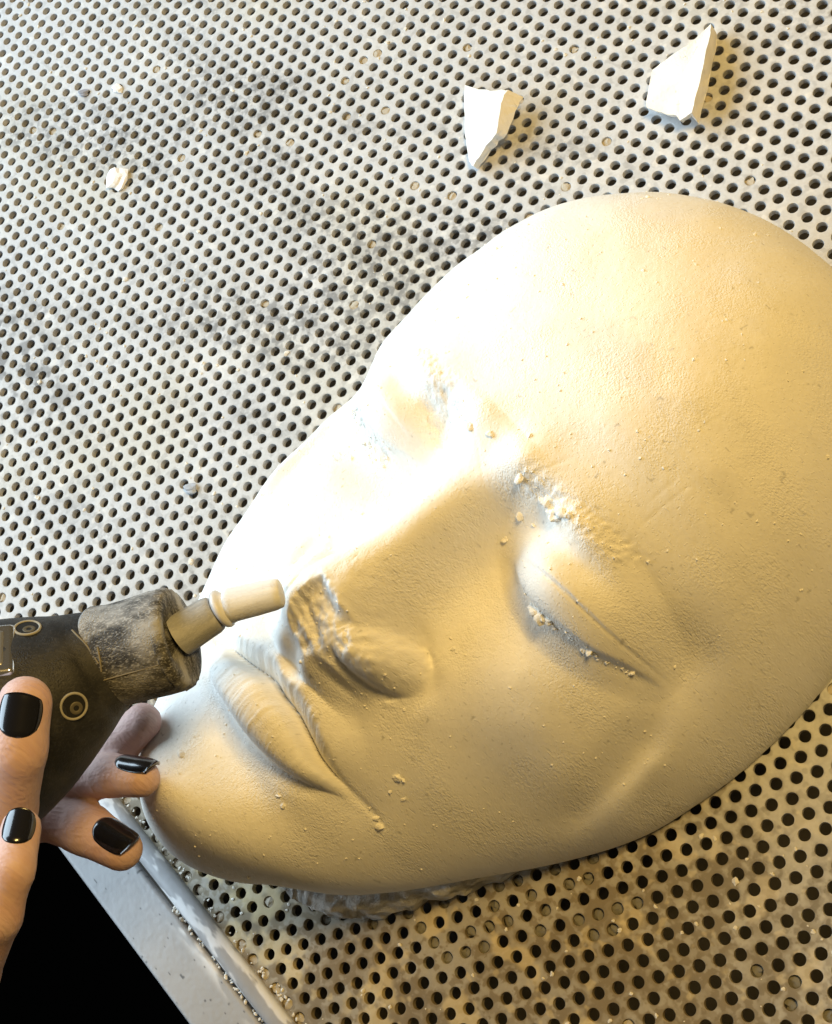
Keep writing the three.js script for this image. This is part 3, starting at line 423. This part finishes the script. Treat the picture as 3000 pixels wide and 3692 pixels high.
{
  const S = []; for (let k = 0; k <= 110; k++) S.push(lerpS(bodyS, k / 110)); mesh('tool_body', loft(S, 80), bodyMat, tool);
  // the screwed-on nose cap with its rim
  const ax = (a, b, t, r) => [mix(a[0], b[0], t), mix(a[1], b[1], t), mix(a[2], b[2], t), r], A = [-14.4, 96.4, 55.8], B = [-32.0, 98.2, 59.4];
  const capP = [[0, 0.01], [0, 5], [0, 9.0], [0.012, 10.0], [0.03, 10.5], [0.11, 11.0], [0.125, 10.7], [0.14, 10.95], [0.30, 11.0], [0.55, 10.8], [0.8, 10.8], [0.97, 11.35], [1.0, 11.2], [1.0, 9.8]];
  mesh('nose_cap', loft(capP.map(p => ax(A, B, p[0], p[1])).map((s, i) => [s[0] - i * 1e-4, s[1] - i * 4e-5, s[2], s[3]]), 80, (i, th) => i === 5 || i === 4 ? 1 + 0.012 * Math.sign(Math.sin(th * 26)) : 1), capMat, tool);
  // moulding lines on the cap and body
  const seam = (pts, r, mat, nm) => mesh(nm, new THREE.TubeGeometry(new THREE.CatmullRomCurve3(pts.map(p => V3(p[0] * M, p[1] * M, p[2] * M))), 24, r * M, 6), mat, tool);
  const paleLine = std({ color: new THREE.Color(0.24, 0.21, 0.15), roughness: 0.9 });
  const capPt = (t, th, dr = 0) => { const c = ax(A, B, t, 10.85 + dr), d = V3(B[0] - A[0], B[1] - A[1], B[2] - A[2]).normalize(), x = V3(0, 1, 0).addScaledVector(d, -d.y).normalize(), y = new THREE.Vector3().crossVectors(d, x); return [c[0] + c[3] * (x.x * Math.cos(th) + y.x * Math.sin(th)), c[1] + c[3] * (x.y * Math.cos(th) + y.y * Math.sin(th)), c[2] + c[3] * (x.z * Math.cos(th) + y.z * Math.sin(th))]; };
  const th0 = bestAngle(capPt, 0.5, [-15.5, 104.1, 63]);
  seam([0.14, 0.3, 0.5, 0.7, 0.93].map(t => capPt(t, th0, 0.02)), 0.16, paleLine, 'moulding_line');
  // collet nut, shank ring and grinding bit
  const ax2 = (P, Q, prof) => prof.map((p, i) => [mix(P[0], Q[0], p[0]) + i * 1e-4, mix(P[1], Q[1], p[0]) + i * 5e-5, mix(P[2], Q[2], p[0]), p[1]]);
  const C0 = [-15.2, 96.4, 55.5], C1 = [-7.0, 95.6, 51.0], R1 = [-4.6, 95.5, 49.9], T1 = [6.8, 93.2, 47.6];
  mesh('collet_nut', loft(ax2(C0, C1, [[0, 4.5], [0.5, 4.25], [0.85, 4.1], [0.96, 3.8], [1, 3.3], [1, 0.01]]), 48), dustMetal, tool);
  mesh('chuck_ring', loft(ax2(C1, R1, [[-0.1, 2.4], [0.1, 3.0], [0.28, 4.0], [0.5, 4.25], [0.72, 4.15], [0.9, 3.5], [1.1, 2.8]]), 48), std({ color: new THREE.Color(0.72, 0.72, 0.72), roughness: 0.4, metalness: 0.0 }), tool);
  mesh('grinding_bit', loft(ax2(R1, T1, [[-0.05, 2.6], [0, 3.5], [0.08, 3.75], [0.12, 3.6], [0.5, 3.5], [0.85, 3.3], [0.97, 3.0], [1.0, 2.4], [1.0, 0.01]]), 48), bitMat, tool);
  // two recessed screws
  const chromeDust = std({ color: new THREE.Color(0.34, 0.32, 0.26), roughness: 0.6 }), blackHole = std({ color: new THREE.Color(0.008, 0.008, 0.008), roughness: 0.9 });
  for (const [p, n, s] of [[[-40.5, 113.4, 55.5], [0.30, 0.66, -0.69], 0.88], [[-30.3, 109.9, 71.6], [0.74, 0.58, 0.34], 0.9]]) {
    const q = new THREE.Quaternion().setFromUnitVectors(V3(0, 1, 0), V3(...n).normalize()); const at = (g, d) => { g.applyQuaternion(q); g.translate((p[0] + n[0] * d) * M, (p[1] + n[1] * d) * M, (p[2] + n[2] * d) * M); return g; };
    const sc = new THREE.Group(); sc.name = 'screw'; tool.add(sc);
    mesh('screw_recess', at(new THREE.TorusGeometry(2.9 * s * M, 0.30 * M, 10, 32).rotateX(Math.PI / 2), 0.05), chromeDust, sc);
    mesh('recess_floor', at(new THREE.CylinderGeometry(2.8 * s * M, 2.8 * s * M, 0.5 * M, 28), -0.1), blackHole, sc);
    mesh('screw_head', at(new THREE.LatheGeometry([[0, -0.05], [0.55, -0.05], [0.7, 0.12], [1.3, 0.12], [1.5, 0]].map(v => new THREE.Vector2((v[0] * s) * M, v[1] * M)), 20).translate(0.5 * M, 0, 0.4 * M), 0.12), std({ color: new THREE.Color(0.13, 0.115, 0.08), roughness: 0.5, metalness: 0.3 }), sc);
  }
  // grip marks embossed on the body
  for (const l of [[[-32.5, 109.4, 55.7], [-30.8, 109.6, 57.2], [-29.2, 109.1, 58.8], [-26.7, 107.7, 62.8]], [[-26.7, 108.5, 59.6], [-26.3, 107.8, 62.3], [-26.5, 106.8, 64.3]]]) seam(l, 0.2, paleLine, 'grip_mark');
  // bright metal plate let into the body at the frame's edge
  const er = V3(0.87, -0.47, -0.15).normalize(), pn = V3(0.392, 0.775, -0.471); pn.addScaledVector(er, -pn.dot(er)).normalize(); const pz = new THREE.Vector3().crossVectors(er, pn);
  const sp = new THREE.Group(); sp.name = 'metal_plate'; tool.add(sp);
  for (const [w, h, d, off, sh, mat, nm] of [[12, 3, 13.4, -0.55, 0, std({ color: new THREE.Color(0.78, 0.77, 0.75), metalness: 0.95, roughness: 0.16 }), 'plate_frame'], [9.2, 3, 10.4, -0.35, -0.3, std({ color: new THREE.Color(0.30, 0.295, 0.28), metalness: 0.6, roughness: 0.35 }), 'plate_face']]) {
    const g = new RoundedBoxGeometry(w * M, h * M, d * M, 5, 1.3 * M); g.applyMatrix4(new THREE.Matrix4().makeBasis(er, pn, pz));
    g.translate((-45.7 + pn.x * off + er.x * sh) * M, (119.3 + pn.y * off + er.y * sh) * M, (61.4 + pn.z * off + er.z * sh) * M); mesh(nm, g, mat, sp);
  }
}
function bestAngle(fn, t, to) { let b = 0, bd = 1e9; for (let k = 0; k < 360; k++) { const p = fn(t, k / 180 * Math.PI), d = Math.hypot(p[0] - to[0], p[1] - to[1], p[2] - to[2]); if (d < bd) { bd = d; b = k / 180 * Math.PI; } } return b; }

// ------------------------------------------------------------------ hand
// five digits as chains of joints [x, y, z, r] running from the tip back to the palm
const PALM = [[-99.8, 74, 98, 13.5], [-111.9, 72, 113, 16.4]];
const DIG = {
  over: [[-33.7, 121, 72.7, 5.2], [-35.6, 119.5, 81.5, 5.56], [-44, 111, 91.4, 6.35], [-59.6, 100, 103.3, 7.6], [-80.1, 90, 108.2, 10]],
  beside: [[-30.6, 123, 96.8, 3.75], [-29.6, 126, 104.5, 4.1], [-33.7, 124, 112.5, 4.55], [-44.7, 116, 122.5, 5.5], [-71.5, 98, 122.3, 8.8]],
  low: [[-44.2, 68, 95.4, 4.85], [-54.5, 68, 90.3, 5.95], [-64.7, 69, 85.8, 6.7], [-76, 73, 86.5, 7.6]],
  front: [[-38.9, 70, 80.2, 4.35], [-48, 69, 78.9, 4.95], [-57, 68, 79.4, 5.4], [-71, 70, 85, 6.8]],
  behind: [[-43.1, 64, 66.2, 4.4], [-50.4, 63, 71.5, 4.85], [-59.4, 64, 78.2, 5.3], [-72, 69, 85.5, 6.4]],
};
function capD(p, a, b) { const bx = b[0] - a[0], by = b[1] - a[1], bz = b[2] - a[2], t = clamp(((p[0] - a[0]) * bx + (p[1] - a[1]) * by + (p[2] - a[2]) * bz) / (bx * bx + by * by + bz * bz)); return Math.hypot(p[0] - a[0] - bx * t, p[1] - a[1] - by * t, p[2] - a[2] - bz * t) - mix(a[3], b[3], t); }
const chains = Object.values(DIG), roots = [];
function handSDF(p) {
  let d = 1e9;
  for (const c of chains) { let e = 1e9; for (let i = 0; i < c.length - 1; i++) e = e > 1e8 ? capD(p, c[i], c[i + 1]) : smin(e, capD(p, c[i], c[i + 1]), 1.6); if (e < 2 && e > -2) { const A = c[0], B = c[1], L = Math.hypot(B[0] - A[0], B[1] - A[1], B[2] - A[2]), t = ((p[0] - A[0]) * (B[0] - A[0]) + (p[1] - A[1]) * (B[1] - A[1]) + (p[2] - A[2]) * (B[2] - A[2])) / L - L * 1.02; for (const [o, w] of [[-1.5, 0.16], [0, 0.26], [1.7, 0.2], [3.0, 0.1]]) e += w * gs(t - o - 0.25 * Math.sin(p[1] * 0.9 + p[0] * 0.7), 0.55); } d = d > 1e8 ? e : smin(d, e, 0.5); }
  let q = capD(p, PALM[0], PALM[1]);
  for (const c of chains) q = smin(q, capD(p, c[c.length - 1], [...PALM[1].slice(0, 3), 14]), 6);
  q = smin(q, capD(p, [-111.9, 72, 113, 16.4], [-130, 66, 162, 19]), 8);
  return smin(d, q, 3.5);
}
function surfaceNets(f, lo, hi, h) {
  const n = [0, 1, 2].map(k => Math.ceil((hi[k] - lo[k]) / h) + 1), id = (i, j, k) => (i * n[1] + j) * n[2] + k, F = new Float32Array(n[0] * n[1] * n[2]);
  for (let i = 0; i < n[0]; i++) for (let j = 0; j < n[1]; j++) for (let k = 0; k < n[2]; k++) F[id(i, j, k)] = f([lo[0] + i * h, lo[1] + j * h, lo[2] + k * h]);
  const vid = new Int32Array(F.length).fill(-1), pos = [], idx = [];
  for (let i = 0; i < n[0] - 1; i++) for (let j = 0; j < n[1] - 1; j++) for (let k = 0; k < n[2] - 1; k++) {
    let c = 0, x = 0, y = 0, z = 0; const v = (a, b, d) => F[id(i + a, j + b, k + d)];
    const e = (a, b) => { const fa = v(...a), fb = v(...b); if ((fa < 0) !== (fb < 0)) { const t = fa / (fa - fb); x += mix(a[0], b[0], t); y += mix(a[1], b[1], t); z += mix(a[2], b[2], t); c++; } };
    for (let q = 0; q < 4; q++) { const s = q & 1, t = q >> 1; e([0, s, t], [1, s, t]); e([s, 0, t], [s, 1, t]); e([s, t, 0], [s, t, 1]); }
    if (c) { vid[id(i, j, k)] = pos.length / 3; pos.push((lo[0] + (i + x / c) * h) * M, (lo[1] + (j + y / c) * h) * M, (lo[2] + (k + z / c) * h) * M); }
  }
  const quad = (a, b, c, d, flip) => { if (flip) idx.push(a, c, b, b, c, d); else idx.push(a, b, c, b, d, c); };
  for (let i = 1; i < n[0] - 1; i++) for (let j = 1; j < n[1] - 1; j++) for (let k = 1; k < n[2] - 1; k++) {
    const a = F[id(i, j, k)] < 0;
    if (a !== F[id(i + 1, j, k)] < 0) quad(vid[id(i, j - 1, k - 1)], vid[id(i, j, k - 1)], vid[id(i, j - 1, k)], vid[id(i, j, k)], !a);
    if (a !== F[id(i, j + 1, k)] < 0) quad(vid[id(i - 1, j, k - 1)], vid[id(i, j, k - 1)], vid[id(i - 1, j, k)], vid[id(i, j, k)], a);
    if (a !== F[id(i, j, k + 1)] < 0) quad(vid[id(i - 1, j - 1, k)], vid[id(i, j - 1, k)], vid[id(i - 1, j, k)], vid[id(i, j, k)], !a);
  }
  return { pos, idx };
}
const hand = thing('hand', 'hand with short black painted nails holding the rotary tool', 'hand');
{
  const S = surfaceNets(handSDF, [-153, 42, 54], [-20, 136, 184], 1.0), uv = [];
  const g0 = S.pos; for (let i = 0; i < g0.length; i += 3) uv.push(g0[i] / 0.03 + g0[i + 1] / 0.05, g0[i + 2] / 0.03 + g0[i + 1] / 0.04);
  const g = geoFrom(g0, S.idx, uv);
  const skinBump = dataTex(512, 512, (x, y, s, t) => { const v = 0.5 * vnoise(s * 60, t * 60, 3) + 0.3 * fbm(s * 120, t * 120, 2, 5) + 0.35 * vnoise(s * 8, t * 70, 9); return [v, v, v]; }, false, true);
  const skinMap = dataTex(256, 256, (x, y, s, t) => { const f = fbm(s * 6, t * 6, 4, 5), q = vnoise(s * 60, t * 60, 9) - 0.5; return [0.62 + 0.08 * (f - 0.5) + 0.04 * q, 0.41 + 0.12 * (f - 0.5) + 0.04 * q, 0.36 + 0.12 * (f - 0.5) + 0.02 * q].map(toS); }, true, true);
  mesh('skin', g, new THREE.MeshPhysicalMaterial({ map: skinMap, bumpMap: skinBump, bumpScale: 0.00014, roughness: 0.6, sheen: 0.15, sheenRoughness: 0.6 }), hand);
  const lacquer = new THREE.MeshPhysicalMaterial({ color: new THREE.Color(0.006, 0.006, 0.009), roughness: 0.22, clearcoat: 1, clearcoatRoughness: 0.08 });
  // nails: curved plates lying on the back of the finger tip
  function nail(chain, facing, back, front, wide, label) {
    const tip = V3(...chain[0].slice(0, 3)), nx = V3(...chain[1].slice(0, 3)), ax = tip.clone().sub(nx).normalize(), n = V3(...facing); n.addScaledVector(ax, -n.dot(ax)).normalize(); const sd = new THREE.Vector3().crossVectors(ax, n), r = chain[0][3];
    const NS = 18, NL = 18, pos = [], idx = [];
    for (let layer = 0; layer < 2; layer++) for (let i = 0; i <= NL; i++) for (let k = 0; k <= NS; k++) {
      const q = i / NL, s = k / NS * 2 - 1; // q from root to free edge
      const round = 0.97 - 0.26 * Math.pow(1 - q, 3) - 0.16 * Math.pow(q, 6), l0 = mix(-back, front, q), arc = (q < 0.5 ? -1.2 * s * s * (1 - 2 * q) * -1 : -1.1 * s * s * (2 * q - 1)), th = s * wide * round, l = l0 + arc;
      const over = Math.max(0, l), rg = chain[1][3] - r, sl = rg / tip.distanceTo(nx), rc = l <= 0 ? r - sl * l : (l > 0 ? Math.sqrt(Math.max(0, 1 - Math.pow(l / (r * 1.9), 2))) : 1) * r, rad = rc + 0.34 - layer * 0.5 + 0.12 * Math.cos(s * 1.4) + (q < 0.1 ? -0.35 * (1 - q * 10) : 0) - 0.35 * Math.pow(Math.abs(s), 6);
      const p = tip.clone().addScaledVector(ax, l).addScaledVector(n, rad * Math.cos(th)).addScaledVector(sd, rad * Math.sin(th)); pos.push(p.x * M, p.y * M, p.z * M);
    }
    const W = NS + 1, LN = (NL + 1) * W; for (let i = 0; i < NL; i++) for (let k = 0; k < NS; k++) { const p = i * W + k; idx.push(p, p + 1, p + W, p + 1, p + W + 1, p + W); const z = p + LN; idx.push(z, z + W, z + 1, z + 1, z + W, z + W + 1); }
    for (let k = 0; k < NS; k++) for (const i of [0, NL]) { const p = i * W + k; idx.push(p, p + LN, p + 1, p + 1, p + LN, p + LN + 1); }
    for (let i = 0; i < NL; i++) for (const k of [0, NS]) { const p = i * W + k; idx.push(p, p + W, p + LN, p + W, p + W + LN, p + LN); }
    const g = geoFrom(pos, idx); const m = mesh('fingernail', g, lacquer, hand); m.material.side = THREE.DoubleSide; return m;
  }
  nail(DIG.over, [0.45, 0.85, 0.1], 6.4, 2.3, 0.95);
  nail(DIG.beside, [0.45, 0.85, 0.1], 5.2, 2.2, 0.95);
  nail(DIG.low, [0.45, 0.75, -0.5], 6.2, 4.4, 0.95);
  nail(DIG.front, [0.3, 0.5, -0.8], 5.6, 4.9, 0.95);
}
renderer.render(scene, camera);
